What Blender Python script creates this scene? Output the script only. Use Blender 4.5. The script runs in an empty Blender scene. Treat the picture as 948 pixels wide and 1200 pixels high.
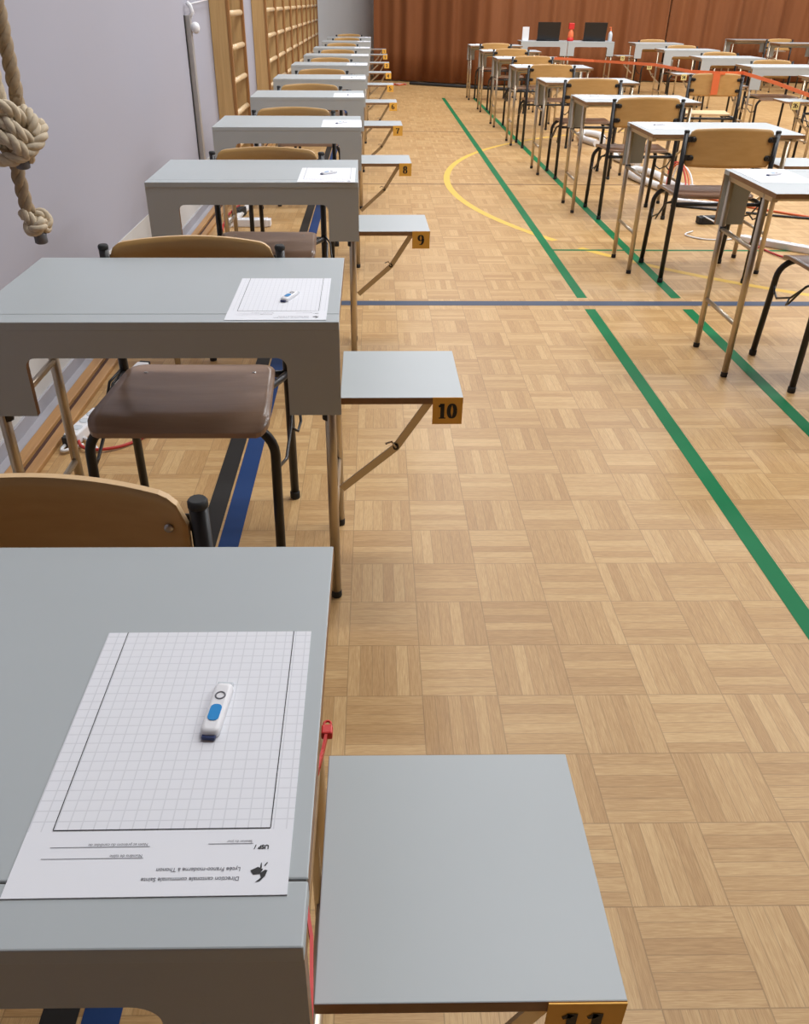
import bpy, bmesh, math, random
from mathutils import Vector, Matrix
random.seed(7)
C = bpy.context.scene.collection
PI = math.pi
# ------------------------------------------------------------------ materials
def new_mat(name):
    m = bpy.data.materials.new(name); m.use_nodes = True
    return m, m.node_tree.nodes, m.node_tree.links, m.node_tree.nodes['Principled BSDF']
def plain(name, col, rough=.5, metal=0, noise=0, nscale=30, spec=.5, bump=0):
    m, N, L, b = new_mat(name)
    b.inputs['Base Color'].default_value = (*col, 1); b.inputs['Roughness'].default_value = rough
    b.inputs['Metallic'].default_value = metal; b.inputs['Specular IOR Level'].default_value = spec
    if noise or bump:
        tc = N.new('ShaderNodeTexCoord'); n = N.new('ShaderNodeTexNoise'); n.inputs['Scale'].default_value = nscale
        n.inputs['Detail'].default_value = 4
        L.new(tc.outputs['Object'], n.inputs['Vector'])
    if noise:
        mx = N.new('ShaderNodeMixRGB'); mx.inputs[1].default_value = (*[c*(1-noise) for c in col], 1)
        mx.inputs[2].default_value = (*[min(1, c*(1+noise)) for c in col], 1)
        L.new(n.outputs['Fac'], mx.inputs[0]); L.new(mx.outputs[0], b.inputs['Base Color'])
    if bump:
        bp = N.new('ShaderNodeBump'); bp.inputs['Strength'].default_value = bump; bp.inputs['Distance'].default_value = .002
        L.new(n.outputs['Fac'], bp.inputs['Height']); L.new(bp.outputs[0], b.inputs['Normal'])
    return m
def wood(name, c1, c2, rough=.4, scale=(2, 30, 30), rot=0, wob=5, coords='Object'):
    m, N, L, b = new_mat(name)
    tc = N.new('ShaderNodeTexCoord'); mp = N.new('ShaderNodeMapping'); mp.inputs['Scale'].default_value = scale
    mp.inputs['Rotation'].default_value = (0, 0, rot)
    n = N.new('ShaderNodeTexNoise'); n.inputs['Scale'].default_value = 1; n.inputs['Detail'].default_value = 5
    n.inputs['Distortion'].default_value = wob*.2
    n2 = N.new('ShaderNodeTexNoise'); n2.inputs['Scale'].default_value = 5; n2.inputs['Detail'].default_value = 3
    L.new(tc.outputs[coords], mp.inputs['Vector']); L.new(mp.outputs[0], n.inputs['Vector']); L.new(mp.outputs[0], n2.inputs['Vector'])
    r = N.new('ShaderNodeValToRGB'); r.color_ramp.elements[0].position = .3; r.color_ramp.elements[1].position = .7
    r.color_ramp.elements[0].color = (*c1, 1); r.color_ramp.elements[1].color = (*c2, 1)
    mx = N.new('ShaderNodeMixRGB'); mx.inputs[0].default_value = .3
    L.new(n.outputs['Fac'], mx.inputs[1]); L.new(n2.outputs['Fac'], mx.inputs[2])
    L.new(mx.outputs[0], r.inputs[0]); L.new(r.outputs[0], b.inputs['Base Color'])
    b.inputs['Roughness'].default_value = rough
    return m
def nmath(N, L, op, a, b=None):
    n = N.new('ShaderNodeMath'); n.operation = op
    for k, v in enumerate((a, b)):
        if v is None: continue
        if isinstance(v, (int, float)): n.inputs[k].default_value = v
        else: L.new(v, n.inputs[k])
    return n.outputs[0]
S_TILE, X0, Y0 = .165, -.0647, 1.4678
def parquet():
    m, N, L, b = new_mat('oak_mosaic_parquet')
    g = N.new('ShaderNodeNewGeometry'); sp = N.new('ShaderNodeSeparateXYZ'); L.new(g.outputs['Position'], sp.inputs[0])
    M = lambda op, a, c=None: nmath(N, L, op, a, c)
    u = M('DIVIDE', M('SUBTRACT', sp.outputs[0], X0), S_TILE); v = M('DIVIDE', M('SUBTRACT', sp.outputs[1], Y0), S_TILE)
    i, j = M('FLOOR', u), M('FLOOR', v); fu, fv = M('SUBTRACT', u, i), M('SUBTRACT', v, j)
    par = M('FLOORED_MODULO', M('ADD', i, j), 2); ipar = M('SUBTRACT', 1, par)
    ac = M('ADD', M('MULTIPLY', fu, par), M('MULTIPLY', fv, ipar)); al = M('ADD', M('MULTIPLY', fv, par), M('MULTIPLY', fu, ipar))
    s6 = M('MULTIPLY', ac, 6); st = M('FLOOR', s6); fs = M('SUBTRACT', s6, st)
    cv = N.new('ShaderNodeCombineXYZ'); L.new(M('ADD', i, .5), cv.inputs[0]); L.new(M('ADD', j, .5), cv.inputs[1]); L.new(st, cv.inputs[2])
    wn = N.new('ShaderNodeTexWhiteNoise'); wn.noise_dimensions = '3D'; L.new(cv.outputs[0], wn.inputs['Vector'])
    cv3 = N.new('ShaderNodeCombineXYZ'); L.new(M('ADD', i, .5), cv3.inputs[0]); L.new(M('ADD', j, .5), cv3.inputs[1]); cv3.inputs[2].default_value = 77
    wt = N.new('ShaderNodeTexWhiteNoise'); wt.noise_dimensions = '3D'; L.new(cv3.outputs[0], wt.inputs['Vector'])
    # grain
    cg = N.new('ShaderNodeCombineXYZ')
    L.new(M('ADD', M('MULTIPLY', al, 1.6), M('MULTIPLY', wn.outputs['Value'], 31)), cg.inputs[0])
    L.new(M('ADD', M('MULTIPLY', ac, 22), M('MULTIPLY', wn.outputs['Value'], 57)), cg.inputs[1]); L.new(M('MULTIPLY', wn.outputs['Value'], 13), cg.inputs[2])
    ng = N.new('ShaderNodeTexNoise'); ng.inputs['Scale'].default_value = 1.6; ng.inputs['Detail'].default_value = 5; ng.inputs['Distortion'].default_value = .7
    L.new(cg.outputs[0], ng.inputs['Vector'])
    cf = N.new('ShaderNodeCombineXYZ')
    L.new(M('ADD', M('MULTIPLY', al, 3.2), M('MULTIPLY', wn.outputs['Value'], 91)), cf.inputs[0])
    L.new(M('ADD', M('MULTIPLY', ac, 75), M('MULTIPLY', wn.outputs['Value'], 23)), cf.inputs[1])
    nf = N.new('ShaderNodeTexNoise'); nf.inputs['Scale'].default_value = 1.5; nf.inputs['Detail'].default_value = 4; nf.inputs['Distortion'].default_value = .9
    L.new(cf.outputs[0], nf.inputs['Vector'])
    tone = M('ADD', M('MULTIPLY', M('SUBTRACT', nf.outputs['Fac'], .5), 1.15), M('ADD', M('ADD', M('MULTIPLY', wn.outputs['Value'], .40), M('MULTIPLY', wt.outputs['Value'], .14)), M('MULTIPLY', ng.outputs['Fac'], .62)))
    r = N.new('ShaderNodeValToRGB'); cr = r.color_ramp
    cr.elements[0].position = .2; cr.elements[0].color = (.385, .215, .082, 1)
    cr.elements[1].position = 1.0; cr.elements[1].color = (.625, .42, .20, 1)
    e = cr.elements.new(.6); e.color = (.50, .305, .128, 1)
    L.new(tone, r.inputs[0])
    # joints
    ds = M('MINIMUM', fs, M('SUBTRACT', 1, fs)); gs = M('LESS_THAN', ds, .03)
    de = M('MINIMUM', M('MINIMUM', fu, M('SUBTRACT', 1, fu)), M('MINIMUM', fv, M('SUBTRACT', 1, fv))); ge = M('LESS_THAN', de, .007)
    gap = M('MAXIMUM', M('MULTIPLY', gs, .33), M('MULTIPLY', ge, .42))
    mx = N.new('ShaderNodeMixRGB'); L.new(gap, mx.inputs[0]); L.new(r.outputs[0], mx.inputs[1]); mx.inputs[2].default_value = (.15, .085, .035, 1)
    L.new(mx.outputs[0], b.inputs['Base Color'])
    L.new(M('ADD', M('MULTIPLY', ng.outputs['Fac'], .12), .34), b.inputs['Roughness'])
    b.inputs['Specular IOR Level'].default_value = .28
    return m
def grid_paper():
    m, N, L, b = new_mat('squared_paper')
    tc = N.new('ShaderNodeTexCoord'); sp = N.new('ShaderNodeSeparateXYZ'); L.new(tc.outputs['Object'], sp.inputs[0])
    M = lambda op, a, c=None: nmath(N, L, op, a, c)
    def line(o, off):
        q = M('DIVIDE', M('ADD', o, off), .0102); f = M('FRACT', q); d = M('MINIMUM', f, M('SUBTRACT', 1, f)); return M('LESS_THAN', d, .05)
    g = M('MAXIMUM', line(sp.outputs[0], 1.002), line(sp.outputs[1], 1.0005))
    g = M('MULTIPLY', g, M('GREATER_THAN', sp.outputs[1], -.092))
    mx = N.new('ShaderNodeMixRGB'); L.new(M('MULTIPLY', g, .33), mx.inputs[0]); mx.inputs[1].default_value = (.80, .81, .85, 1); mx.inputs[2].default_value = (.42, .43, .47, 1)
    L.new(mx.outputs[0], b.inputs['Base Color']); b.inputs['Roughness'].default_value = .7
    return m
M_FLOOR = parquet()
M_LAM = plain('grey_laminate', (.43, .465, .475), .42, noise=.03, nscale=6)
M_LAMV = plain('grey_laminate_apron', (.43, .455, .455), .5, noise=.03, nscale=6)
M_EDGE = plain('brown_wood_edge', (.27, .15, .07), .55, noise=.25, nscale=60)
M_GROOVE = plain('dark_seam', (.06, .055, .05), .7)
M_STEEL = plain('nickelled_steel', (.56, .48, .37), .33, metal=.9)
M_BLACK = plain('black_enamelled_steel', (.012, .011, .011), .35)
M_RUBBER = plain('black_rubber', (.02, .02, .02), .7)
M_PLY = wood('beech_plywood', (.48, .27, .085), (.58, .345, .13), .42, (3, 2, 14), wob=6)
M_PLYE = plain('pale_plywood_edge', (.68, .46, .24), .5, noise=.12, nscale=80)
M_SEAT = wood('brown_lacquered_plywood', (.29, .185, .128), (.37, .245, .172), .28, (3, 22, 6))
M_CHROME = plain('steel_screw', (.45, .44, .43), .3, metal=1)
M_CARD = plain('amber_card', (.88, .47, .07), .6, noise=.05, nscale=20)
M_CARDP = plain('pale_yellow_card', (.72, .58, .22), .6)
M_INK = plain('black_ink', (.012, .011, .012), .6)
M_GREYINK = plain('grey_print', (.17, .17, .19), .7)
M_PAPER = grid_paper()
M_WHITE = plain('white_plastic', (.80, .80, .82), .35)
M_BLUE = plain('blue_plastic', (.02, .26, .62), .3)
M_NAVY = plain('dark_blue_plastic', (.02, .035, .12), .4)
M_RED = plain('red_plastic', (.62, .025, .02), .4)
M_ROPE = plain('hemp_rope', (.56, .47, .34), .9, noise=.22, nscale=90, bump=.5)
M_ROPED = plain('brown_hemp_rope', (.36, .27, .17), .9, noise=.22, nscale=90, bump=.5)
M_CAP = plain('grey_rope_cap', (.13, .135, .15), .6)
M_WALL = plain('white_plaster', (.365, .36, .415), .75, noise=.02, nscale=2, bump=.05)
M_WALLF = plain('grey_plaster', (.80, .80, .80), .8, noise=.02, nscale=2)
M_PINE = wood('pine_plank', (.50, .30, .11), (.66, .43, .19), .45, (24, 24, 1.2))
M_PINED = wood('dark_pine_edge', (.26, .11, .03), (.36, .17, .05), .45, (24, 24, 1.2))
M_RUNG = plain('beech_rung', (.66, .47, .26), .4, noise=.1, nscale=14)
M_TRIM = wood('oak_skirting', (.34, .165, .055), (.47, .25, .09), .4, (20, 1.2, 20))
M_LITWALL = plain('lit_lower_wall', (.56, .55, .53), .7)  # wall colour brightened for the stronger light near the floor
M_TRIMG = plain('grey_skirting', (.36, .345, .37), .7, noise=.05, nscale=15)
M_DARKGAP = plain('dark_brown_gap', (.07, .025, .012), .7)
M_CURT = wood('rust_curtain', (.195, .060, .014), (.235, .077, .019), .8, (2, 2, .4))
M_GALV = plain('galvanised_metal', (.46, .44, .42), .45, metal=.5, noise=.1, nscale=30)
M_ORANGE = plain('orange_plastic_tape', (.78, .17, .055), .5)
M_SCREEN = plain('black_laptop', (.012, .013, .016), .35)
M_CLEAR = plain('translucent_plastic', (.62, .66, .70), .25)
M_CABW = plain('white_cable', (.74, .73, .72), .5)
M_CABR = plain('red_cable', (.50, .035, .025), .5)
M_CABO = plain('orange_cable', (.62, .13, .04), .5)
M_CABK = plain('black_cable', (.02, .02, .02), .5)
M_LGREEN = plain('green_court_paint', (.007, .165, .058), .5, spec=.1, noise=.1, nscale=8)
M_LBLUE = plain('blue_court_paint', (.02, .05, .15), .5, spec=.1, noise=.1, nscale=8)
M_LBLACK = plain('black_court_paint', (.022, .02, .018), .5, spec=.2)
M_LSLATE = plain('slate_court_paint', (.055, .075, .12), .5, spec=.2)
M_LYEL = plain('yellow_court_paint', (.72, .46, .085), .5, spec=.2)
M_LBROWN = plain('brown_court_paint', (.20, .115, .06), .5, spec=.2)
# ------------------------------------------------------------------ mesh helpers
class MB:
    def __init__(s): s.bm = bmesh.new(); s.mats = []
    def mi(s, m):
        if m not in s.mats: s.mats.append(m)
        return s.mats.index(m)
    def box(s, x0, x1, y0, y1, z0, z1, m, bev=0):
        v = [s.bm.verts.new(p) for p in ((x0,y0,z0),(x1,y0,z0),(x1,y1,z0),(x0,y1,z0),(x0,y0,z1),(x1,y0,z1),(x1,y1,z1),(x0,y1,z1))]
        fs = [s.bm.faces.new([v[k] for k in q]) for q in ((0,3,2,1),(4,5,6,7),(0,1,5,4),(1,2,6,5),(2,3,7,6),(3,0,4,7))]
        k = s.mi(m)
        for f in fs: f.material_index = k
        if bev:
            es = list({e for f in fs for e in f.edges})
            r = bmesh.ops.bevel(s.bm, geom=es, offset=bev, segments=2, profile=.5, affect='EDGES')
            for f in r['faces']: f.material_index = k
        return fs
    def quad(s, pts, m):
        f = s.bm.faces.new([s.bm.verts.new(p) for p in pts]); f.material_index = s.mi(m); return f
    def prism(s, pts, off, m, mside=None):
        """pts: closed planar outline, extruded by vector off"""
        off = Vector(off); a = [s.bm.verts.new(p) for p in pts]; b = [s.bm.verts.new(Vector(p)+off) for p in pts]
        f1 = s.bm.faces.new(a); f2 = s.bm.faces.new(list(reversed(b)))
        f1.material_index = f2.material_index = s.mi(m); k = s.mi(mside or m); n = len(a); fs = [f1, f2]
        for i in range(n):
            f = s.bm.faces.new((a[(i+1) % n], a[i], b[i], b[(i+1) % n])); f.material_index = k; fs.append(f)
        bmesh.ops.recalc_face_normals(s.bm, faces=fs)
    def tube(s, pts, r, m, n=10, cap=True, closed=False, prof=None):
        pts = [Vector(p) for p in pts]; k = s.mi(m); N = len(pts); rings = []; nrm = None
        for i, p in enumerate(pts):
            if closed: t = pts[(i+1) % N]-pts[i-1]
            else: t = pts[min(i+1, N-1)]-pts[max(i-1, 0)]
            t.normalize()
            if nrm is None:
                nrm = t.orthogonal().normalized() if abs(t.z) > .9 or abs(t.z) < .1 else t.orthogonal().normalized()
                if abs(t.x) < .99 and prof: nrm = (Vector((0, 0, 1))-t*t.z).normalized() if abs(t.z) < .95 else Vector((1, 0, 0))
            nrm = (nrm - t*nrm.dot(t)).normalized(); bn = t.cross(nrm)
            rr = r[i] if isinstance(r, (list, tuple)) else r
            if prof: ring = [s.bm.verts.new(p+nrm*a+bn*b) for a, b in prof]
            else: ring = [s.bm.verts.new(p+(nrm*math.cos(2*PI*q/n)+bn*math.sin(2*PI*q/n))*rr) for q in range(n)]
            rings.append(ring)
        n = len(rings[0]); fs = []
        for i in range(N if closed else N-1):
            A, B = rings[i], rings[(i+1) % N]
            for q in range(n):
                f = s.bm.faces.new((A[q], A[(q+1) % n], B[(q+1) % n], B[q])); f.material_index = k; f.smooth = not prof; fs.append(f)
        if cap and not closed:
            for rg, rev in ((rings[0], True), (rings[-1], False)):
                f = s.bm.faces.new(list(reversed(rg)) if rev else rg); f.material_index = k; fs.append(f)
        bmesh.ops.recalc_face_normals(s.bm, faces=fs)
    def lathe(s, prof, c, m, n=24, axis='z'):
        c = Vector(c); k = s.mi(m); rings = []; fs = []
        for r, h in prof:
            if axis == 'z': rings.append([s.bm.verts.new(c+Vector((r*math.cos(2*PI*q/n), r*math.sin(2*PI*q/n), h))) for q in range(n)])
            elif axis == 'y': rings.append([s.bm.verts.new(c+Vector((r*math.cos(2*PI*q/n), h, r*math.sin(2*PI*q/n)))) for q in range(n)])
            else: rings.append([s.bm.verts.new(c+Vector((h, r*math.cos(2*PI*q/n), r*math.sin(2*PI*q/n)))) for q in range(n)])
        for A, B in zip(rings, rings[1:]):
            for q in range(n):
                f = s.bm.faces.new((A[q], A[(q+1) % n], B[(q+1) % n], B[q])); f.material_index = k; f.smooth = True; fs.append(f)
        for rg in (rings[0], rings[-1]):
            f = s.bm.faces.new(rg); f.material_index = k; fs.append(f)
        bmesh.ops.recalc_face_normals(s.bm, faces=fs)
    def slab(s, rows, th, m, medge, nrm):
        """rows: grid of points (list of lists), thickened by th along nrm"""
        nrm = Vector(nrm)*th; top = [[s.bm.verts.new(p) for p in r] for r in rows]; bot = [[s.bm.verts.new(Vector(p)-nrm) for p in r] for r in rows]
        k, ke = s.mi(m), s.mi(medge); R, Q = len(rows), len(rows[0]); fs = []
        for i in range(R-1):
            for j in range(Q-1):
                for g, fl in ((top, 0), (bot, 1)):
                    q = [g[i][j], g[i][j+1], g[i+1][j+1], g[i+1][j]]
                    f = s.bm.faces.new(q[::-1] if fl else q); f.material_index = k; f.smooth = True; fs.append(f)
        ring = [(0, j) for j in range(Q)]+[(i, Q-1) for i in range(1, R)]+[(R-1, j) for j in range(Q-2, -1, -1)]+[(i, 0) for i in range(R-2, 0, -1)]
        for a, b in zip(ring, ring[1:]+ring[:1]):
            f = s.bm.faces.new((top[a[0]][a[1]], top[b[0]][b[1]], bot[b[0]][b[1]], bot[a[0]][a[1]])); f.material_index = ke; fs.append(f)
        bmesh.ops.recalc_face_normals(s.bm, faces=fs)
    def rope(s, pts, R, m, pitch=.12, n=8):
        """three-strand laid rope along a path"""
        pts = [Vector(p) for p in pts]; d = [0]
        for a, b in zip(pts, pts[1:]): d.append(d[-1]+(b-a).length)
        step = pitch/14; cnt = max(6, int(d[-1]/step)); fr = []; nrm = None; i = 0; P = []
        for q in range(cnt+1):
            t = d[-1]*q/cnt
            while i < len(d)-2 and d[i+1] < t: i += 1
            P.append((pts[i].lerp(pts[i+1], (t-d[i])/max(1e-9, d[i+1]-d[i])), t))
        for q, (p, t) in enumerate(P):
            tg = (P[min(q+1, cnt)][0]-P[max(q-1, 0)][0]).normalized()
            if nrm is None: nrm = tg.orthogonal().normalized()
            nrm = (nrm-tg*nrm.dot(tg)).normalized(); fr.append((p, t, nrm.copy(), tg.cross(nrm)))
        for st in range(3):
            s.tube([p+(a*math.cos(2*PI*t/pitch+st*2*PI/3)+b*math.sin(2*PI*t/pitch+st*2*PI/3))*R*.46 for p, t, a, b in fr], R*.55, m, n)
    def build(s, name, parent=None, smooth=False, loc=None):
        me = bpy.data.meshes.new(name); s.bm.to_mesh(me); s.bm.free()
        for m in s.mats: me.materials.append(m)
        o = bpy.data.objects.new(name, me); C.objects.link(o)
        if parent: o.parent = parent
        if loc: o.location = loc
        return o
def tag(o, label=None, cat=None, group=None, kind=None):
    if label: o['label'] = label
    if cat: o['category'] = cat
    if group: o['group'] = group
    if kind: o['kind'] = kind
    return o
def thing(name, label, cat, loc=(0, 0, 0), rz=0, group=None):
    o = bpy.data.objects.new(name, None); C.objects.link(o); o.location = loc; o.rotation_euler = (0, 0, rz); o.empty_display_size = .1
    return tag(o, label, cat, group)
def copy_tree(o, parent=None):
    c = o.copy(); C.objects.link(c)
    if parent: c.parent = parent
    for ch in list(o.children): copy_tree(ch, c)
    return c
def text_mesh(s, size, m, name, parent, loc, rz=0, offset=0, align='LEFT'):
    cu = bpy.data.curves.new('lettering', 'FONT'); cu.body = s; cu.size = size; cu.offset = offset; cu.align_x = align
    t = bpy.data.objects.new('lettering', cu); C.objects.link(t)
    bpy.context.view_layer.update()
    me = bpy.data.meshes.new_from_object(t.evaluated_get(bpy.context.evaluated_depsgraph_get()))
    bpy.data.objects.remove(t); bpy.data.curves.remove(cu)
    me.materials.clear(); me.materials.append(m); me.name = name
    o = bpy.data.objects.new(name, me); C.objects.link(o); o.parent = parent; o.location = loc; o.rotation_euler = (0, 0, rz)
    return o
def arc(cx, cz, r, a0, a1, n=6): return [(cx+r*math.cos(a0+(a1-a0)*k/n), cz+r*math.sin(a0+(a1-a0)*k/n)) for k in range(n+1)]
def rrect(x0, x1, y0, y1, r, n=5):
    return (arc(x1-r, y0+r, r, -PI/2, 0, n)+arc(x1-r, y1-r, r, 0, PI/2, n)+arc(x0+r, y1-r, r, PI/2, PI, n)+arc(x0+r, y0+r, r, PI, 1.5*PI, n))
# ------------------------------------------------------------------ setting
def structure(b, name): return tag(b.build(name), kind='structure')
b = MB()
XL, XR, YB, YF, HC = -1.23, 12.0, -5.0, 18.6, 5.5
b.quad(((XL-.2, YB, 0), (XR, YB, 0), (XR, YF, 0), (XL-.2, YF, 0)), M_FLOOR)
lz = [.0004]
def strip(x0, x1, y0, y1, m):
    lz[0] += .00004; z = lz[0]
    b.quad(((x0, y0, z), (x1, y0, z), (x1, y1, z), (x0, y1, z)), m)
strip(XL+.17, XR, 7.168, 7.198, M_LBROWN); strip(XL+.17, XR, 10.37, 10.405, M_LBROWN)
acx, acy, ar = 4.16, 7.2, 3.56
def yarc(a0, a1):
    lz[0] += .00004; z = lz[0]; n = 40
    for k in range(n):
        p = []
        for a, r in ((k, ar-.026), (k, ar+.026), (k+1, ar+.026), (k+1, ar-.026)):
            t = a0+(a1-a0)*a/n; p.append((acx+r*math.cos(t), acy+r*math.sin(t), z))
        b.quad(p[::-1], M_LYEL)
gA = math.radians
yarc(gA(85), gA(212)); yarc(gA(215.5), gA(219.5)); yarc(gA(221.5), gA(262))
for x in (1.06, 1.546):
    strip(x-.026, x+.026, YB, 3.95, M_LGREEN); strip(x-.026, x+.026, 4.13, 14.25, M_LGREEN)
strip(1.06, XR, 5.065, 5.095, M_LGREEN)
strip(-1.0, XR, 4.005, 4.075, M_LSLATE)
strip(-.502, -.447, YB, 17, M_LBLACK); strip(-.44, -.383, YB, 17, M_LBLUE)
structure(b, 'floor')
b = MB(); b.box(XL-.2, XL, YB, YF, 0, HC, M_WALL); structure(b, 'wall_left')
b = MB(); b.box(XL-.2, XR, YF, YF+.2, 0, HC, M_WALLF); structure(b, 'wall_far')
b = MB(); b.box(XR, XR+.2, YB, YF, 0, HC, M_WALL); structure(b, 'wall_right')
b = MB(); b.box(XL-.2, XR, YB-.2, YB, 0, HC, M_DARKGAP); structure(b, 'wall_back')
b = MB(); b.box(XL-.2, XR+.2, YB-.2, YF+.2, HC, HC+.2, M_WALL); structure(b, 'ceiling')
b = MB()
b.box(XL, XL+.012, YB, YF, 0, .055, M_TRIMG)
b.box(-1.172, -1.132, YB, YF, 0, .022, M_TRIM, .003); b.box(-1.132, -1.112, YB, YF, 0, .008, M_DARKGAP); b.box(-1.112, -1.075, YB, YF, 0, .018, M_TRIM, .003)
b.box(XL+.012, -1.172, YB, YF, 0, .006, M_TRIMG)
structure(b, 'baseboard_left')
b = MB(); b.box(XL, XL+.003, YB, YF, .055, .30, M_LITWALL); structure(b, 'lit_wall_sheet_1')  # thin paler sheet: brighter light low on the wall, put into the colour
# curtain in deep hanging folds
b = MB()
def curtain(x0, x1, ph):
    n = int((x1-x0)/.03); A = []
    for k in range(n+1):
        x = x0+(x1-x0)*k/n
        y = 17.45-1.05*math.exp(-((x-2.1)/1.15)**2)+.045*math.sin(x*9+ph)+.03*math.sin(x*17.3+1.3*ph)+.02*math.sin(x*31)
        A.append((x, y))
    rows = [[(x, y+.02*math.sin(x*5+z), z) for x, y in A] for z in (.02, .5, 1.3, 2.6, HC-.3)]
    b.slab(rows, .012, M_CURT, M_CURT, (0, 1, 0))
for x0, x1, ph, lab in ((-.03, 5.36, 0, 'rust orange stage curtain left of the dark slit, behind the laptops'), (5.40, 11.9, 2, 'rust orange stage curtain right of the dark slit, behind the far right chairs')):
    b = MB(); curtain(x0, x1, ph); o = b.build('stage_curtain'); tag(o, lab, 'curtain', 'stage curtains')
    for p in o.data.polygons: p.use_smooth = True
# ------------------------------------------------------------------ desk
def make_desk(side, shelf=True, sh=(-.002, .268, .018, .30, .553)):
    """student on +Y, apron at -Y (local y 0..0.5), shelf on side (+1 right / -1 left); origin under the apron's middle"""
    W = .385
    r = thing('exam_desk', 'x', 'desk')
    b = MB(); b.box(-W, W, .053, .495, .712, .73, M_LAM, .0015)
    o = b.build('tabletop', r)
    for p in o.data.polygons:
        if abs(p.normal.z) < .3: p.material_index = 0
    o.data.materials.append(M_EDGE)
    for p in o.data.polygons:
        if p.normal.y > .9 or abs(p.normal.x) > .9: p.material_index = 1
    b = MB(); b.box(-W, W, .0, .0515, .712, .73, M_LAM, .0015); b.box(-W+.002, W-.002, .0512, .0532, .7125, .7285, M_GROOVE)
    b.build('rear_strip', r)
    b = MB()
    x1, x2, zb, zc, rr = W, W-.112, .52, .652, .022
    pts = [(-x1, .712), (-x1, zb), (-x2, zb)] + [(-x, z) for x, z in reversed(arc(x2-rr, zc-rr, rr, 0, PI/2)) ][::-1]
    pts += arc(x2-rr, zc-rr, rr, PI/2, 0) + [(x2, zb), (x1, zb), (x1, .712)]
    b.prism([(x, .001, z) for x, z in pts], (0, .016, 0), M_LAMV, M_EDGE); b.build('apron', r)
    for sx in (-1, 1):
        x = sx*(W-.025)
        for y in (.029, .367):
            b = MB(); b.tube([(x, y, .712), (x, y, .02)], .0125, M_STEEL, 14, cap=True); b.lathe([(.0125, 0), (.0135, .002), (.0135, .018), (.0125, .02)], (x, y, 0), M_RUBBER, 12); b.build('leg', r)
        for z in (.215, .505): b = MB(); b.tube([(x, .04, z), (x, .356, z)], .009, M_STEEL, 10); b.build('crossbar', r)
        b = MB(); b.box(x-.011, x+.011, .02, .44, .690, .711, M_STEEL, .002); b.build('top_rail', r)
        b = MB(); b.lathe([(.015, 0), (.015, .02)], (x-sx*.004, .033, .497), M_BLACK, 10); b.build('hook', r)
    b = MB(); b.tube([(-W+.03, .42, .70), (W-.03, .42, .70)], .009, M_STEEL, 10); b.build('long_rail', r)
    if shelf:
        s = side
        b = MB(); xa, xb = s*(W+sh[0]), s*(W+sh[1])
        b.box(min(xa, xb), max(xa, xb), sh[2], sh[3], sh[4]-.016, sh[4], M_LAM, .0012)
        o = b.build('side_shelf', r); o.data.materials.append(M_EDGE)
        for p in o.data.polygons:
            if p.normal.z < .7: p.material_index = 1
        for y in (.05,):
            b = MB()
            pr = [(-.009, -.002), (-.009, .002), (.009, .002), (.009, -.002)]
            b.tube([(s*(W-.005), y, .305), (s*(W+.122), y, .415), (s*(W+.20), y, sh[4]-.018)], 1, M_STEEL, prof=pr)
            b.build('strut', r)
            b = MB(); b.lathe([(.007, -.008), (.007, .008)], (s*(W+.122), y, .418), M_BLACK, 10, 'y'); b.tube([(s*(W+.122), y-.008, .418), (s*(W+.112), y-.012, .435), (s*(W+.098), y-.012, .430)], .0025, M_STEEL, 6); b.build('catch', r)
    return r
# broad-nib digits for the number cards
def stroke(b, pts, th, tn, m, y):
    P = [Vector((p[0], 0, p[1])) for p in pts]; L = []
    for i, p in enumerate(P):
        t = (P[min(i+1, len(P)-1)]-P[max(i-1, 0)]).normalized(); n = Vector((t.z, 0, -t.x)); w = (tn+(th-tn)*abs(t.z)**1.3)/2
        L.append((p+n*w, p-n*w))
    for (a, c), (d, e) in zip(L, L[1:]):
        q = [Vector((v.x, y, v.z)) for v in (a, d, e, c)]
        b.quad(q, m)
def ell(cx, cz, rx, rz, a0, a1, n=22): return [(cx+rx*math.cos(gA(a0+(a1-a0)*k/n)), cz+rz*math.sin(gA(a0+(a1-a0)*k/n))) for k in range(n+1)]
DIG = {
 '0': [ell(.29, .5, .19, .45, 0, 360)],
 '1': [[(.30, .99), (.30, .0)], [(.08, .80), (.20, .86), (.26, .96)], [(.10, .03), (.50, .03)]],
 '2': [ell(.28, .70, .20, .26, 190, -30), [(.45, .57), (.12, .06)], [(.08, .06), (.52, .06)], [(.50, .05), (.50, .22)]],
 '3': [ell(.26, .73, .19, .23, 170, -90), ell(.26, .27, .22, .25, 90, -170)],
 '4': [[(.36, .99), (.36, .0)], [(.34, .97), (.04, .30)], [(.04, .28), (.54, .28)], [(.22, .02), (.52, .02)]],
 '5': [[(.12, .97), (.12, .52)], [(.10, .93), (.50, .93)], ell(.26, .30, .22, .28, 130, -170)],
 '6': [ell(.29, .30, .21, .27, 0, 360), ell(.32, .47, .26, .50, 190, 70)],
 '7': [[(.06, .93), (.54, .93)], [(.06, .96), (.06, .78)], [(.52, .92), (.34, .55), (.24, .0)]],
 '8': [ell(.29, .73, .17, .24, 0, 360), ell(.29, .26, .21, .25, 0, 360)],
 '9': [ell(.29, .70, .21, .27, 0, 360), ell(.26, .53, .26, .50, 10, -110)],
}
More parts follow.
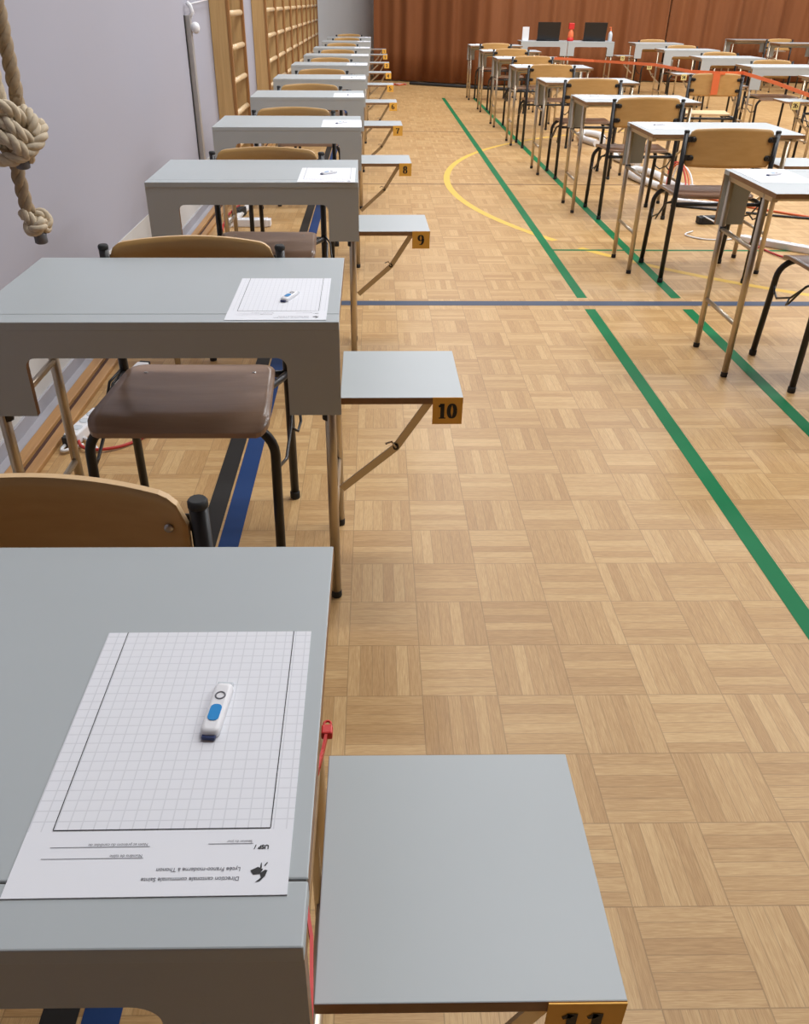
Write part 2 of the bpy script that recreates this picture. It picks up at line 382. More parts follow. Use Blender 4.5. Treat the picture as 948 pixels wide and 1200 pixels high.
def number_card(desk, s, num, xc, pale=False, top=.553, y=.018):
    """card taped to the front edge of the shelf, centre at local x=xc, below the shelf's top"""
    b = MB(); b.box(xc-.033, xc+.033, y-.0025, y-.0012, top-.063, top+.001, M_CARDP if pale else M_CARD)
    card = b.build('number_card', desk)
    b = MB(); h = .036; w = h*.60; x = xc-w*len(num)/2-.001
    for ch in num:
        for st in DIG[ch]: stroke(b, [(x+px*h*1.05, top-.049+pz*h) for px, pz in st], h*.24, h*.07, M_INK, y-.0032)
        x += w
    b.build('numeral', card)
# ------------------------------------------------------------------ chair
def z_screw(y): return .4335 if y < -.2 else .4365
def make_chair():
    """sitter faces -Y; rear feet on local y=0, front feet on y=-.40"""
    r = thing('school_chair', 'x', 'chair'); X = .226
    for sx in (-1, 1):
        b = MB(); b.tube([(sx*X, 0, .018), (sx*X, .0, .40), (sx*X, .002, .744)], .0125, M_BLACK, 12)
        b.lathe([(.014, 0), (.015, .003), (.015, .02), (.0135, .024)], (sx*X, 0, 0), M_RUBBER, 12)
        b.lathe([(.0125, .744), (.0135, .746), (.0135, .752), (.011, .756)], (sx*X, .002, 0), M_RUBBER, 12); b.build('leg', r)
        b = MB(); R = .075
        p = [(sx*.002, -.352, .418), (sx*(X-R), -.352, .418)]
        p += [(sx*(X-R+R*math.sin(a)), -.352-.012*math.sin(a), .418-R+R*math.cos(a)) for a in [PI/2*k/7 for k in range(1, 8)]]
        p += [(sx*X, -.40, .018)]
        b.tube(p, .0125, M_BLACK, 12); b.lathe([(.014, 0), (.015, .003), (.015, .02), (.0135, .024)], (sx*X, -.40, 0), M_RUBBER, 12); b.build('leg', r)
        b = MB(); b.tube([(sx*X, 0, .405), (sx*(X-.01), -.06, .414), (sx*(X-.07), -.20, .416), (sx*(X-.075), -.345, .416)], .010, M_BLACK, 10); b.build('side_rail', r)
        b = MB()
        b.tube([(sx*X, -.365, .325), (sx*(X+.004), -.34, .295), (sx*(X+.016), -.28, .285), (sx*(X+.02), -.16, .325), (sx*(X+.018), -.06, .40), (sx*(X+.002), -.005, .412)], .0045, M_BLACK, 8)
        b.tube([(sx*(X+.02), -.17, .32), (sx*(X+.036), -.15, .30), (sx*(X+.042), -.12, .315), (sx*(X+.030), -.05, .40), (sx*X, -.002, .425)], .004, M_BLACK, 8); b.build('link_hook', r)
        for z in (.63, .715):
            b = MB(); b.box(min(sx*X, sx*(X-.045)), max(sx*X, sx*(X-.045)), .009, .013, z-.013, z+.013, M_BLACK, .0015)
            b.lathe([(.012, .012), (.012, .019), (.008, .022)], (sx*(X-.038), 0, z), M_BLACK, 10, 'y'); b.build('bracket', r)
    b = MB(); b.tube([(-X, -.004, .405), (X, -.004, .405)], .010, M_BLACK, 10); b.build('rear_rail', r)
    # seat: shaped plywood with a rolled front lip
    b = MB(); rows = []; nx = 20
    ys = [-.022, -.028, -.04, -.06, -.1, -.16, -.22, -.28, -.32, -.345, -.362, -.376, -.388, -.396, -.400]
    for y in ys:
        w = .196+.022*min(1, (-y)/.36); e0, e1 = -.022-y, y+.400
        rc = .045
        if e0 < rc: w -= rc-math.sqrt(max(0, rc*rc-(rc-e0)**2))
        rf = .05
        if e1 < rf: w -= .6*(rf-math.sqrt(max(0, rf*rf-(rf-e1)**2)))
        row = []
        for k in range(nx+1):
            x = w*(2*k/nx-1); z = .441-.010*math.cos(x/.22*PI/2)*math.sin(max(0, min(1, (-y)/.36))*PI)
            if y < -.33: z -= .024*((-.33-y)/.07)**1.8
            row.append((x, y, z))
        rows.append(row)
    b.slab(rows, .012, M_SEAT, M_SEAT, (0, 0, 1)); seat = b.build('seat', r)
    for sx in (-1, 1):
        for y in (-.075, -.325):
            b = MB(); b.lathe([(.006, 0), (.0055, .0022), (.002, .003)], (sx*.145, y, z_screw(y)), M_CHROME, 10); b.build('screw', seat)
    # backrest: curved board with an arched top edge
    b = MB(); rows = []; nz = 12
    def top(x): return .758+.012*(1-(x/.212)**2)
    def yb(x): return .002+.042*(1-(x/.212)**2)
    cols = [x/18*.212 for x in range(-18, 19)]
    for k in range(nz+1):
        row = []
        for x in cols:
            q = abs(x); rc = .036; zt = top(x); z0 = .588
            if q > .212-rc:
                dd = q-(.212-rc); zt = top(.212-rc)-(rc-math.sqrt(max(0, rc*rc-dd*dd)))-.004*(dd/rc)
                rb = .014
                if q > .212-rb: z0 += rb-math.sqrt(max(0, rb*rb-(q-.212+rb)**2))
            row.append((x, yb(x), z0+(zt-z0)*k/nz))
        rows.append(row)
    b.slab(rows, .011, M_PLY, M_PLYE, (0, 1, 0)); back = b.build('backrest', r)
    for sx in (-1, 1):
        for z in (.63, .715):
            b = MB(); b.lathe([(.0065, 0), (.006, -.0025), (.002, -.0035)], (sx*.186, -.0025+.0, z), M_CHROME, 10, 'y'); b.build('screw', back)
    return r
# ------------------------------------------------------------------ paper and stick
def make_sheet(detail):
    """A4; local +Y is towards the student, header printed at -Y, upright for the student"""
    r = thing('answer_sheet', 'x', 'paper') if detail else None
    b = MB(); b.box(-.105, .105, -.1485, .1485, 0, .0008, M_PAPER)
    sh = b.build('sheet' if detail else 'answer_sheet', r)
    if detail:
        b = MB(); z = .0011; t = .0004
        for x in (-.085, .087): b.quad(((x-t, -.0905, z), (x+t, -.0905, z), (x+t, .1485, z), (x-t, .1485, z)), M_INK)
        b.quad(((-.085, -.0915, z), (.087, -.0915, z), (.087, -.0905, z), (-.085, -.0905, z)), M_INK)
        t = .00025
        for x0, x1, y in ((-.082, -.005, -.1065), (-.086, -.008, -.1165), (.04, .075, -.105)): b.quad(((x0, y-t, z), (x1, y-t, z), (x1, y+t, z), (x0, y+t, z)), M_GREYINK)
        b.build('ruled_lines', r)
        text_mesh('Direction cantonale communale Sainte', .0047, M_GREYINK, 'printed_text', r, (.068, -.1335, z), PI, .00006)
        text_mesh('Lycée Franco-moderne à Thonon', .0047, M_GREYINK, 'printed_text', r, (.068, -.1255, z), PI, .00006)
        text_mesh('Nom et prénom du candidat de', .0036, M_GREYINK, 'printed_text', r, (-.007, -.1035, z), PI)
        text_mesh('Numéro de table', .0036, M_GREYINK, 'printed_text', r, (-.009, -.1135, z), PI)
        text_mesh('Session du jour', .0032, M_GREYINK, 'printed_text', r, (.074, -.1020, z), PI)
        text_mesh('USB /', .0050, M_INK, 'printed_text', r, (.0875, -.1065, z), PI, .0002)
        b = MB()   # small crest: a leaping figure of three dark blobs
        for pts in ([(.0755, -.1285), (.081, -.1255), (.085, -.1275), (.083, -.1315), (.078, -.132)], [(.083, -.131), (.0865, -.128), (.0885, -.1285), (.087, -.1335), (.0835, -.1375), (.080, -.1385), (.084, -.1345)], [(.0825, -.1265), (.083, -.122), (.0835, -.122), (.084, -.1265)], [(.0855, -.1245), (.0875, -.1215), (.0882, -.122), (.0862, -.125)]):
            b.quad([(x, y, z) for x, y in pts], M_INK)
        b.build('printed_crest', r)
    return r or sh
def make_stick():
    """USB stick; rounded end with plug slot at -Y"""
    r = thing('usb_stick', 'x', 'USB stick')
    b = MB(); w, h0, h1 = .0085, -.031, .031
    out = rrect(-w, w, h0, h1, .0055, 5)
    k = [(1.0, .0), (1.06, .0015), (1.06, .0045), (1.0, .0065), (.88, .0078), (.6, .0082)]
    rings = []
    for f, z in k:
        rings.append([b.bm.verts.new((x*f, y*(1-(1-f)*.35), z)) for x, y in out])
    m = b.mi(M_WHITE)
    for A, B in zip(rings, rings[1:]):
        for q in range(len(A)):
            f = b.bm.faces.new((A[q], A[(q+1) % len(A)], B[(q+1) % len(A)], B[q])); f.smooth = True
    b.bm.faces.new(rings[-1]); b.bm.faces.new(rings[0][::-1])
    b.build('body', r)
    b = MB(); b.prism([(x, y, .0080) for x, y in rrect(-.0052, .0052, -.018, .002, .0045)], (0, 0, .0008), M_BLUE); b.build('slider', r)
    b = MB(); b.tube([(.0044*math.cos(2*PI*q/20), .0135+.0044*math.sin(2*PI*q/20), .0083) for q in range(20)], .0008, M_GREYINK, 6, closed=True); b.build('ring_mark', r)
    b = MB(); b.box(-.0062, .0062, -.0350, -.029, .0008, .0040, M_NAVY, .0006); b.build('plug', r)
    b = MB(); b.box(-.0075, .0075, .030, .0345, .0008, .0055, M_CLEAR, .0008); b.build('cap_end', r)
    return r
S11 = (-.0015, .2615, .037, .302, .582)
desk_11, desk_R, desk_Lft, desk_plain = make_desk(1, True, S11), make_desk(1), make_desk(-1), make_desk(1, False)
chair_p, sheet_d, sheet_s, stick_p = make_chair(), make_sheet(True), make_sheet(False), make_stick()
def place(proto, loc, rz, label, cat, group):
    o = copy_tree(proto)
    o.location = loc; o.rotation_euler = (0, 0, rz); tag(o, label, cat, group); return o
# ---- left row: students face the camera. number: (x centre, apron y, rotation)
LEFT = {'11': (-.4365, .323, 0), '10': (-.461, 1.628, .008), '9': (-.447, 3.140, .02), '8': (-.459, 4.650, .02), '7': (-.463, 6.19, .02), '6': (-.467, 7.70, .01),
        '5': (-.465, 9.40, 0), '4': (-.462, 11.05, 0), '3': (-.46, 12.85, 0), '2': (-.46, 14.85, 0), '1': (-.46, 16.55, 0)}
CH = {'11': (.010, .885), '10': (-.012, 2.147)}
PAP = {'11': (-.1722, .5105, .006), '10': (-.209, 1.789, .01), '9': (-.181, 3.293, .01)}
USB = {'11': (-.147, .5455, -.08), '10': (-.1905, 1.788, -.36), '9': (-.178, 3.313, -.9)}
for num, (x, y, rz) in LEFT.items():
    d = place(desk_11 if num == '11' else desk_R, (x, y, 0), rz, f'grey school desk with the amber card numbered {num} on its side shelf', 'desk', 'desks of the left row')
    number_card(d, 1, num, .385+.234) if num != '11' else number_card(d, 1, num, .385+.2275, False, .582, .037)
    k = int(num)
    cx = x+CH[num][0] if num in CH else x+random.uniform(-.02, .01)
    cy = CH[num][1] if num in CH else y+.515+random.uniform(.0, .03)
    place(chair_p, (cx if num != '11' else -.452, cy, 0), random.uniform(-.02, .02) if num not in CH else 0, f'black-framed plywood chair pushed in behind the desk numbered {num}', 'chair', 'chairs of the left row')
    px, py, pr = PAP.get(num, (x+.28, y+.157, rz))
    place(sheet_d if k >= 9 else sheet_s, (px, py, .7303), pr, f'squared white answer sheet on the desk numbered {num}', 'paper', 'answer sheets of the left row')
    ux, uy, ur = USB.get(num, (px-.0+random.uniform(-.02, .02), py+.0, random.uniform(-1.3, -.7)))
    place(stick_p, (ux, uy, .7311), ur, f'small white USB stick lying on the answer sheet of desk numbered {num}', 'USB stick', 'USB sticks of the left row')
# ---- middle row: students face the far end
ORD = ['nearest', 'second nearest', 'third nearest', 'fourth nearest', 'fifth nearest', 'sixth nearest', 'seventh nearest', 'farthest']
MID = [(1.392, 3.466, 1.624, 2.937), (1.392, 4.948, 1.543, 4.404), (1.390, 6.485, 1.558, 5.917), (1.395, 7.990, 1.537, 7.429), (1.40, 9.70, 1.517, 9.15), (1.40, 11.15, 1.56, 10.57), (1.41, 12.74, 1.546, 12.2), (1.41, 14.35, 1.545, 13.80)]
for k, (xl, ya, cx, cy) in enumerate(MID):
    n = ORD[k]
    place(desk_Lft, (xl+.385, ya, 0), PI, f'grey school desk, {n} in the middle row over the green line', 'desk', 'desks of the middle row')
    place(chair_p, (cx+.226, cy, 0), PI+random.uniform(-.03, .03), f'plywood chair seen from behind at the {n} middle-row desk', 'chair', 'chairs of the middle row')
    place(sheet_s, (xl+.13, ya-.153, .7303), PI, f'white answer sheet on the {n} desk of the middle row', 'paper', 'answer sheets of the middle row')
    place(stick_p, (xl+.135, ya-.142, .7311), -1.5+random.uniform(-.1, .4), f'tiny USB stick on the sheet of the {n} middle-row desk', 'USB stick', 'USB sticks of the middle row')
# ---- third row: students face the camera, shelf on the left
for num, x, y in (('26', 3.90, 7.98), ('25', 3.90, 9.53), ('24', 3.915, 11.12), ('23', 4.02, 12.95), ('22', 4.17, 15.0)):
    d = place(desk_Lft, (x+.385, y, 0), 0, f'grey school desk in the right-hand row with the pale card numbered {num}', 'desk', 'desks of the right row')
    number_card(d, -1, num, -.385-.268+.09, True)
    place(chair_p, (x+.385+random.uniform(-.03, .03), y+.53, 0), random.uniform(-.03, .03), f'plywood chair facing the camera behind the desk numbered {num}', 'chair', 'chairs of the right row')
# ---- far right pair
for x, y, n in ((6.42, 16.72, 'left'), (6.66, 15.35, 'right')):
    place(desk_Lft, (x+.385, y+.5, 0), PI, f'grey desk at the far curtain, {n} one of the far-right pair', 'desk', 'desks by the curtain')
    place(chair_p, (x+.61, y-.43, 0), PI, f'plywood chair at the far-right pair of desks, {n} one', 'chair', 'chairs by the curtain')
# ---- chair that carries the barrier tape
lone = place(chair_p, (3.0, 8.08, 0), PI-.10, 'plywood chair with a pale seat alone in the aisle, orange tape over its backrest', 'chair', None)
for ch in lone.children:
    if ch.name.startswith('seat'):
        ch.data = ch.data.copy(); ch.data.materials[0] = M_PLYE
# ---- staff desks with laptops
TY, TZ = 15.55, .7305
for x, n in ((2.80, 'left'), (3.58, 'right')):
    place(desk_plain, (x, TY, 0), 0, f'grey staff desk before the orange curtain, under the {n} laptop', 'desk', 'staff desks')
def laptop(x, y, rz, lab):
    r = thing('laptop', lab, 'laptop', (x, y, TZ), rz, 'laptops on the staff desks')
    b = MB(); b.box(-.185, .185, 0, .25, 0, .018, M_SCREEN, .004); b.build('base', r)
    b = MB(); b.prism([(-.185, -.08, .27), (.185, -.08, .27), (.18, -.005, .018), (-.18, -.005, .018)], (0, .009, .003), M_SCREEN); b.build('screen', r)
    b = MB(); b.tube([(-.14, .0, .018), (.14, .0, .018)], .008, M_SCREEN, 8); b.build('hinge', r)
laptop(2.87, TY+.10, -.12, 'open black laptop seen from behind, left one on the staff desks')
laptop(3.64, TY+.10, -.12, 'open black laptop seen from behind, right one on the staff desks')
r = thing('sign_holder', 'white upright card holder left of the left laptop', 'sign holder', (2.50, TY+.15, TZ))
b = MB(); b.box(-.05, .05, -.03, .03, 0, .012, M_WHITE, .003); b.build('foot', r)
b = MB(); b.box(-.055, .055, -.006, .006, .012, .20, M_WHITE, .003); b.build('panel', r)
r = thing('spray_bottle', 'red and orange bottle standing between the two laptops', 'bottle', (3.25, TY+.14, TZ))
b = MB(); b.lathe([(.05, 0), (.055, .01), (.055, .04), (.045, .05)], (0, 0, 0), M_RED, 16); b.build('base', r)
b = MB(); b.lathe([(.045, .05), (.048, .06), (.045, .12), (.025, .16), (.022, .17)], (0, 0, 0), M_ORANGE, 16); b.build('bottle_body', r)
b = MB(); b.box(-.045, .045, -.03, .03, .17, .26, M_RED, .008); b.build('head', r)
r = thing('sanitizer_bottle', 'clear hand sanitizer bottle with orange pump right of the right laptop', 'bottle', (3.915, TY+.15, TZ))
b = MB(); b.lathe([(.03, 0), (.034, .005), (.034, .10), (.026, .125), (.012, .14), (.012, .15)], (0, 0, 0), M_CLEAR, 16); b.build('bottle_body', r)
b = MB(); b.lathe([(.014, .15), (.014, .165), (.006, .168), (.006, .20)], (0, 0, 0), M_ORANGE, 12); b.box(-.03, .008, -.007, .007, .195, .207, M_ORANGE, .002); b.build('pump', r)
# the patterns the copies were made from are not part of the place
for proto in (desk_11, desk_R, desk_Lft, desk_plain, chair_p, sheet_d, sheet_s, stick_p):
    for o in list(proto.children_recursive)+[proto]: bpy.data.objects.remove(o)
# ------------------------------------------------------------------ barrier tape
r = thing('barrier_tape', 'orange barrier tape stretched over the lone chair across the aisle', 'barrier tape')
b = MB(); pr = [(-.013, -.0012), (-.013, .0012), (.013, .0012), (.013, -.0012)]
b.tube([(2.03, 10.575, .745), (2.45, 10.4, .73), (2.78, 9.2, .765), (2.765, 8.125, .776), (3.0, 8.02, .772), (3.228, 8.08, .770), (3.20, 7.3, .75), (3.07, 6.35, .735), (2.9, 5.4, .72)], 1, M_ORANGE, prof=pr); b.build('ribbon', r)
b = MB(); b.prism([(2.945, 8.018, .772), (3.005, 8.012, .772), (3.008, 8.013, .605), (2.950, 8.019, .600)], (0, -.002, 0), M_ORANGE); b.build('hanging_end', r)
# ------------------------------------------------------------------ red cable tie on desk 11
r = thing('cable_tie', 'red cable tie between the desk numbered 11 and its side shelf', 'cable tie')
b = MB(); pr = [(-.0042, -.0016), (-.0042, .0016), (.0042, .0016), (.0042, -.0016)]
b.tube([(-.0565, .655, .585), (-.060, .63, .582), (-.0640, .60, .585), (-.0720, .57, .595), (-.0720, .47, .60), (-.0640, .44, .595), (-.0575, .41, .592), (-.0545, .365, .594), (-.053, .335, .592), (-.052, .312, .565), (-.0505, .308, .50)], 1, M_RED, prof=pr); b.build('strap', r)
b = MB(); b.box(-.0630, -.0500, .650, .664, .579, .590, M_RED, .002); b.tube([(-.0565+.004*math.cos(t), .668+.004*math.sin(t), .586) for t in [2*PI*q/12 for q in range(12)]], .0015, M_RED, 6, closed=True); b.build('lock_head', r)
# ------------------------------------------------------------------ wall bars
def wall_bars(y, w, lab):
    r = thing('wall_bars', lab, 'wall bars', (0, y, 0), 0, 'wall bars along the left wall')
    for yy in (0, w-.035):
        b = MB(); b.box(XL+.002, XL+.125, yy, yy+.035, .0, 2.5, M_PINE, .003); b.box(XL+.125, XL+.148, yy-.004, yy+.039, .0, 2.5, M_PINED, .003)  # plank with a darker strip down its front
        b.build('upright', r)
    for k in range(9):
        z = .285+k*.228; b = MB(); b.tube([(XL+.122, .03, z), (XL+.122, w-.03, z)], .021, M_RUNG, 12); b.build('rung', r)
wall_bars(7.12, .80, 'wooden wall bars nearest the camera, beside the white wall')
for k in range(9):
    wall_bars(9.55+.95*k, .93, ['wooden wall bars first in the long far run after the gap', 'second section of the far run of wall bars', 'third section of the far run of wall bars', 'fourth section of the far run of wall bars', 'fifth section of the far run of wall bars', 'sixth section of the far run of wall bars', 'seventh section of the far run of wall bars', 'eighth section of the far run of wall bars', 'last section of wall bars before the far wall'][k])
# steel rail with white knob on the wall
r = thing('wall_rail', 'upright grey metal rail with a white knob fixed to the left wall', 'rail', (XL, 6.2, 0))
b = MB(); b.box(.003, .035, -.03, .03, .30, 1.20, M_GALV, .003); b.box(.0, .004, -.045, -.028, .30, 1.2, M_BLACK); b.build('channel', r)
b = MB(); b.lathe([(.004, .03), (.022, .036), (.032, .05), (.034, .065), (.026, .08), (.008, .088)], (0, .0, 1.13), M_WHITE, 20, 'x'); b.build('knob', r)
b = MB(); b.tube([(.03, 0, 1.19), (.05, .0, 1.215), (.04, 0, 1.25), (.02, 0, 1.27)], .014, M_WHITE, 10); b.build('elbow', r)
b = MB(); b.tube([(.03, 0, 1.26), (.03, .85, 1.29)], .004, M_WHITE, 6); b.build('rod', r)
b = MB(); b.box(.0, .03, -.025, .025, .26, .31, M_CAP, .003); b.build('end_block', r)
# ------------------------------------------------------------------ climbing ropes
RX, RY = -1.018, 2.56
def knot(b, c, sc, R, m, rot, pitch=.075):
    Mx = Matrix.Rotation(rot[0], 3, 'X') @ Matrix.Rotation(rot[1], 3, 'Y') @ Matrix.Rotation(rot[2], 3, 'Z'); p = []
    for q in range(61):
        t = 2*PI*q/60; v = Vector(((math.sin(t)+2*math.sin(2*t)), (math.cos(t)-2*math.cos(2*t)), -1.25*math.sin(3*t)))*sc/3
        p.append(Vector(c)+Mx @ v)
    b.rope(p, R, m, pitch)
def bez(P, n=30):
    out = []
    P = [Vector(p) for p in P]
    for i in range(len(P)-1):
        p0, p1, p2, p3 = P[max(i-1, 0)], P[i], P[i+1], P[min(i+2, len(P)-1)]
        for q in range(n):
            t = q/n; out.append(.5*((2*p1)+(p2-p0)*t+(2*p0-5*p1+4*p2-p3)*t*t+(3*p1-p0-3*p2+p3)*t**3))
    out.append(P[-1]); return out
r = thing('climbing_rope', 'brown climbing rope hanging right of the pale ropes, ending in a small low knot', 'rope', (RX, RY, 0), 0, 'climbing ropes by the left wall')
b = MB(); b.rope([(0, .05, 5.5), (0, .05, 1.05)], .021, M_ROPED, .11); b.build('upper_length', r)
b = MB(); b.rope(bez([(0, .05, 1.06), (-.005, .045, 1.0), (-.012, .03, .95), (-.022, 0, .90), (-.018, -.01, .80), (-.012, -.01, .745)]), .021, M_ROPED, .11); b.build('lower_length', r)
b = MB(); knot(b, (.002, -.012, .722), .037, .0175, M_ROPE, (.4, .5, .2)); b.build('end_knot', r)
b = MB(); b.lathe([(.014, -.032), (.019, -.028), (.019, -.005), (.016, 0)], (.006, -.01, .69), M_CAP, 14); b.build('end_cap', r)
r = thing('climbing_rope', 'pale climbing ropes gathered in one big knot at the left picture edge', 'rope', (RX, RY, 0), 0, 'climbing ropes by the left wall')
for dx, dy in ((-.030, .0), (-.062, -.03), (-.10, .01)):
    b = MB(); b.rope(bez([(dx, dy, 5.5), (dx, dy, 1.3), (dx, dy, 1.08), (dx+.012, dy, .98)], 8), .0195, M_ROPE, .10); b.build('strand', r)
b = MB()
b.rope(bez([(-.12, -.05, 1.015), (-.06, -.075, 1.04), (-.005, -.06, 1.035), (.012, -.02, 1.0), (.0, .02, .975)]), .020, M_ROPE, .09)
b.rope(bez([(-.05, -.05, 1.005), (-.01, -.07, .995), (.022, -.06, .965), (.035, -.03, .945), (.045, .0, .95)]), .020, M_ROPE, .09)
b.rope(bez([(-.12, -.03, .965), (-.06, -.075, .97), (-.005, -.085, .955), (.018, -.07, .925), (.02, -.03, .905)]), .020, M_ROPE, .09)
b.rope(bez([(-.14, -.05, .945), (-.08, -.08, .915), (-.02, -.08, .905), (.03, -.055, .925), (.055, -.02, .955), (.05, .02, .985)]), .020, M_ROPE, .09)
b.rope(bez([(.0, .03, 1.02), (.03, .0, 1.01), (.045, -.02, .985), (.04, -.03, .96)]), .018, M_ROPE, .09)
b.rope(bez([(-.10, .0, .99), (-.04, .02, .99), (.01, .02, .96), (.0, .0, .92), (-.06, -.02, .93)]), .020, M_ROPED, .09)
for v in b.bm.verts: v.co.x += .014
b.build('big_knot', r)
b = MB(); b.lathe([(.012, -.03), (.019, -.026), (.019, .0), (.015, .004)], (.016, -.05, .905), M_CAP, 14); b.build('end_cap', r)
# ------------------------------------------------------------------ cables and power strips
def cable(name, pts, rad, m, lab, cat='cable', group=None):
    b = MB(); b.tube(bez(pts, 10), rad, m, 8); return tag(b.build(name), lab, cat, group)
def power_strip(c, ln, rz, m, me, lab, w=.05, h=.042, group='power strips'):
    r = thing('power_strip', lab, 'power strip', c, rz, group)
    b = MB(); b.box(-ln/2+.02, ln/2-.02, -w/2, w/2, 0, h, m, .006); b.build('housing', r)
    for s in (-1, 1): b = MB(); b.box(min(s*(ln/2-.022), s*ln/2), max(s*(ln/2-.022), s*ln/2), -w/2+.003, w/2-.003, .003, h-.003, me, .004); b.build('end_piece', r)
    n = int((ln-.08)/.055)
    for k in range(n):
        b = MB(); b.lathe([(.019, h-.0005), (.019, h+.0008), (.015, h+.0010)], (-(n-1)*.0275+k*.055, 0, 0), M_CLEAR if m is M_WHITE else M_RUBBER, 14); b.build('socket', r)
power_strip((-1.015, 2.60, 0), .26, 1.40, M_WHITE, M_RUBBER, 'white power strip on the floor left of the chair at desk 10, near one')
power_strip((-.965, 3.02, 0), .30, 1.40, M_WHITE, M_RUBBER, 'white power strip on the floor beside desk 10, farther from camera')
cable('cable', [(-.99, 2.48, .01), (-1.04, 2.43, .012), (-1.05, 2.47, .01), (-1.02, 2.53, .01), (-.97, 2.50, .012), (-.93, 2.44, .008)], .006, M_CABW, 'white cable loop on the floor by the wooden skirting near desk 10')
cable('cable', [(-1.03, 2.55, .015), (-.99, 2.46, .015), (-.93, 2.44, .012), (-.85, 2.48, .008), (-.78, 2.58, .008), (-.72, 2.75, .008)], .0055, M_CABR, 'red cable curving over the floor under the chair at desk 10')
power_strip((-.85, 5.68, 0), .30, .0, M_WHITE, M_WHITE, 'white power strip on the floor under desk 8', .07, .05)
cable('cable', [(-.98, 5.62, .012), (-.95, 5.85, .02), (-.93, 6.1, .02), (-.90, 6.4, .018), (-.84, 6.7, .015)], .022, M_CABW, 'thick white cable sleeve leading away from the power strip under desk 8', 'cable')
cable('cable', [(-1.0, 5.5, .008), (-1.02, 5.7, .008), (-1.03, 6.0, .008), (-1.0, 6.3, .008)], .008, M_CABR, 'thin red cable on the floor left of the power strip under desk 8')
power_strip((-.95, 5.95, 0), .16, 1.3, M_RUBBER, M_RUBBER, 'small black power strip by the skirting under desk 8', .05, .06)
power_strip((2.33, 5.80, 0), .24, .05, M_RUBBER, M_RUBBER, 'black power strip on the floor right of the second middle-row chair', .07, .05)
power_strip((2.50, 5.15, 0), .50, -.75, M_WHITE, M_WHITE, 'white power strip on the floor beyond the nearest middle-row desk', .06, .04)
power_strip((2.42, 6.35, 0), .40, -.5, M_WHITE, M_WHITE, 'white power strip on the floor behind the black power strip', .06, .04)
cable('cable', [(2.10, 5.55, .006), (2.02, 5.45, .006), (2.12, 5.33, .006), (2.3, 5.36, .006), (2.34, 5.6, .01), (2.25, 5.78, .05), (2.3, 5.9, .01)], .005, M_CABW, 'thin white cable coiled in front of the black power strip')
cable('cable', [(2.34, 6.78, .03), (2.26, 7.1, .03), (2.20, 7.5, .03), (2.30, 7.75, .03), (2.42, 7.5, .03), (2.42, 7.1, .03), (2.55, 6.85, .03), (2.8, 6.7, .03)], .03, M_CABW, 'thick white cable bundle looped on the floor at the third middle-row desk')
cable('cable', [(2.32, 9.3, .03), (2.25, 9.7, .03), (2.35, 10.1, .03), (2.5, 9.9, .03), (2.42, 9.45, .03)], .035, M_CABW, 'white cable bundle looped on the floor by the fourth middle-row desk')
cable('cable', [(2.40, 8.0, .03), (2.3, 8.4, .03), (2.4, 8.7, .03), (2.55, 8.4, .03)], .03, M_CABW, 'white cable bundle on the floor beside the third middle-row chair')
cable('cable', [(2.35, 5.35, .008), (2.40, 5.0, .008), (2.5, 4.75, .008), (2.65, 4.55, .008), (2.9, 4.45, .008)], .006, M_CABR, 'red cable on the floor beyond the nearest middle-row chair')
cable('cable', [(2.42, 6.9, .008), (2.7, 6.4, .008), (3.0, 6.05, .008), (3.3, 5.8, .008)], .008, M_CABO, 'orange cable running across the floor right of the white power strips')
cable('cable', [(2.2, 6.35, .008), (2.6, 6.15, .008), (3.0, 5.95, .008), (3.4, 5.85, .008)], .008, M_CABK, 'black cable running across the floor right of the black power strip')
for k, m in enumerate((M_CABR, M_CABO, M_CABW)):
    cable('cable', [(2.38+k*.03, 7.05+.05*k, .01), (2.40+k*.03, 7.1, .16), (2.44+k*.03, 7.0, .20-.02*k), (2.47+k*.025, 6.9, .10), (2.45+k*.03, 6.8, .01)], .007, m, ['red', 'orange', 'white'][k]+' cable standing in a loop behind the second middle-row chair')
cable('cable', [(.63, 16.60, .02), (1.0, 16.35, .02), (1.6, 15.95, .02), (2.35, 15.45, .02), (2.9, 15.2, .02)], .03, M_CABK, 'thick black cable sleeve lying along the foot of the orange curtain')
for k, m in enumerate((M_CABR, M_CABW, M_CABK, M_CABO)):
    cable('cable', [(-.05, 16.3+.16*k, .01), (.1, 16.5-.1*k, .012), (.25, 16.35+.12*k, .01), (.42, 16.6-.08*k, .012), (.55, 16.5+.05*k, .01)], .012, m, ['red', 'white', 'black', 'orange'][k]+' cable in the tangle by the far end of the left row')
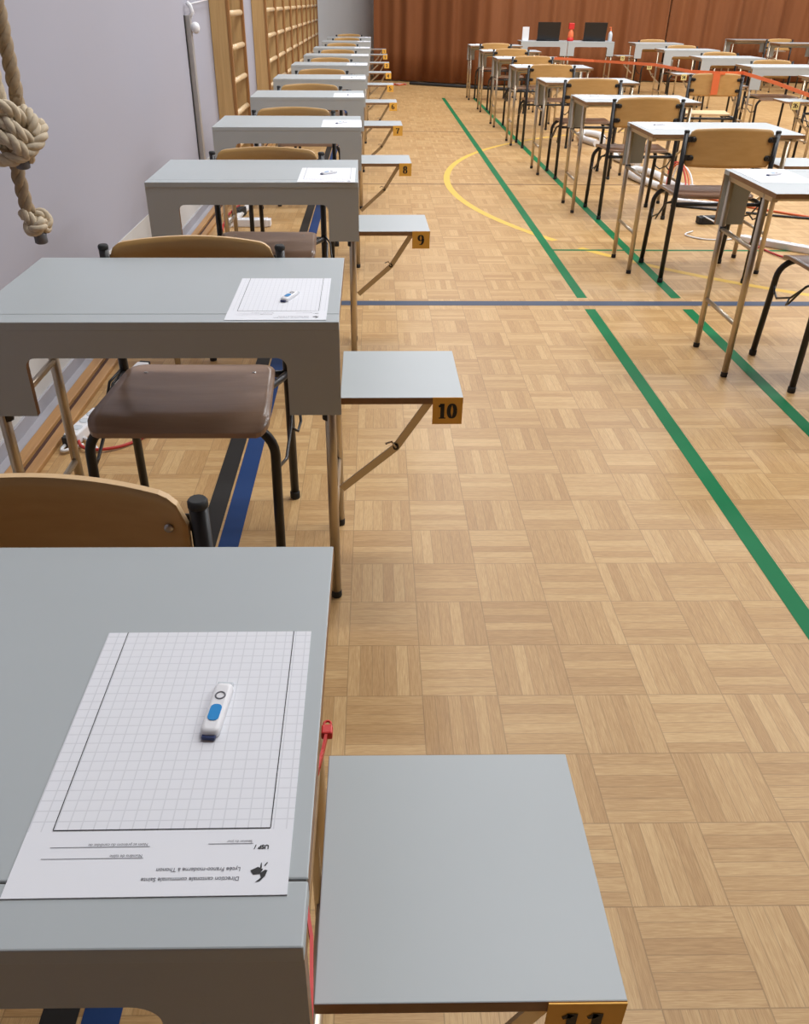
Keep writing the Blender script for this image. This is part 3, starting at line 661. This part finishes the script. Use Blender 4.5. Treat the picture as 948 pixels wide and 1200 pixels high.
# ------------------------------------------------------------------ light
def area(name, loc, rot, sx, sy, power, col):
    l = bpy.data.lights.new(name, 'AREA'); l.shape = 'RECTANGLE'; l.size = sx; l.size_y = sy; l.energy = power; l.color = col
    o = bpy.data.objects.new(name, l); C.objects.link(o); o.location = loc; o.rotation_euler = rot; return o
for x in (1.2, 4.6, 8.0):
    for y in (2.7, 5.8, 8.9, 12.0, 15.2):
        area('ceiling_lamp', (x, y, HC-.12), (0, 0, 0), 1.6, .5, 105, (.95, .975, 1))
# daylight from the high windows along the right-hand wall
area('window_daylight', (XR-.1, 11.0, 3.6), (0, math.radians(70), 0), 2.2, 10, 230, (.82, .91, 1))
w = bpy.data.worlds.new('world'); bpy.context.scene.world = w; w.use_nodes = True
w.node_tree.nodes['Background'].inputs[0].default_value = (.8, .85, 1, 1); w.node_tree.nodes['Background'].inputs[1].default_value = .3
# ------------------------------------------------------------------ camera
F, PITCH, ROLL, YAW, CX = 958.303, .559280, .00779654, .0186613, 456.011
cd = bpy.data.cameras.new('camera'); cam = bpy.data.objects.new('camera', cd); C.objects.link(cam)
fwd0 = Vector((math.sin(YAW), math.cos(YAW), 0)); right0 = Vector((math.cos(YAW), -math.sin(YAW), 0)); up0 = Vector((0, 0, 1))
fw = fwd0*math.cos(PITCH)-up0*math.sin(PITCH); up = fwd0*math.sin(PITCH)+up0*math.cos(PITCH)
rt = right0*math.cos(ROLL)+up*math.sin(ROLL); up2 = -right0*math.sin(ROLL)+up*math.cos(ROLL)
mw = Matrix(((rt.x, up2.x, -fw.x, 0), (rt.y, up2.y, -fw.y, 0), (rt.z, up2.z, -fw.z, 1.2909), (0, 0, 0, 1)))
cam.matrix_world = mw
cd.sensor_fit = 'VERTICAL'; cd.sensor_height = 24; cd.lens = F/1200*24; cd.shift_x = (474-CX)/1200
cd.clip_start = .02; cd.clip_end = 100
sc = bpy.context.scene; sc.camera = cam
sc.view_settings.view_transform = 'Standard'; sc.view_settings.look = 'None'; sc.view_settings.gamma = 1
sc.view_settings.use_curve_mapping = False; sc.view_settings.exposure = 0
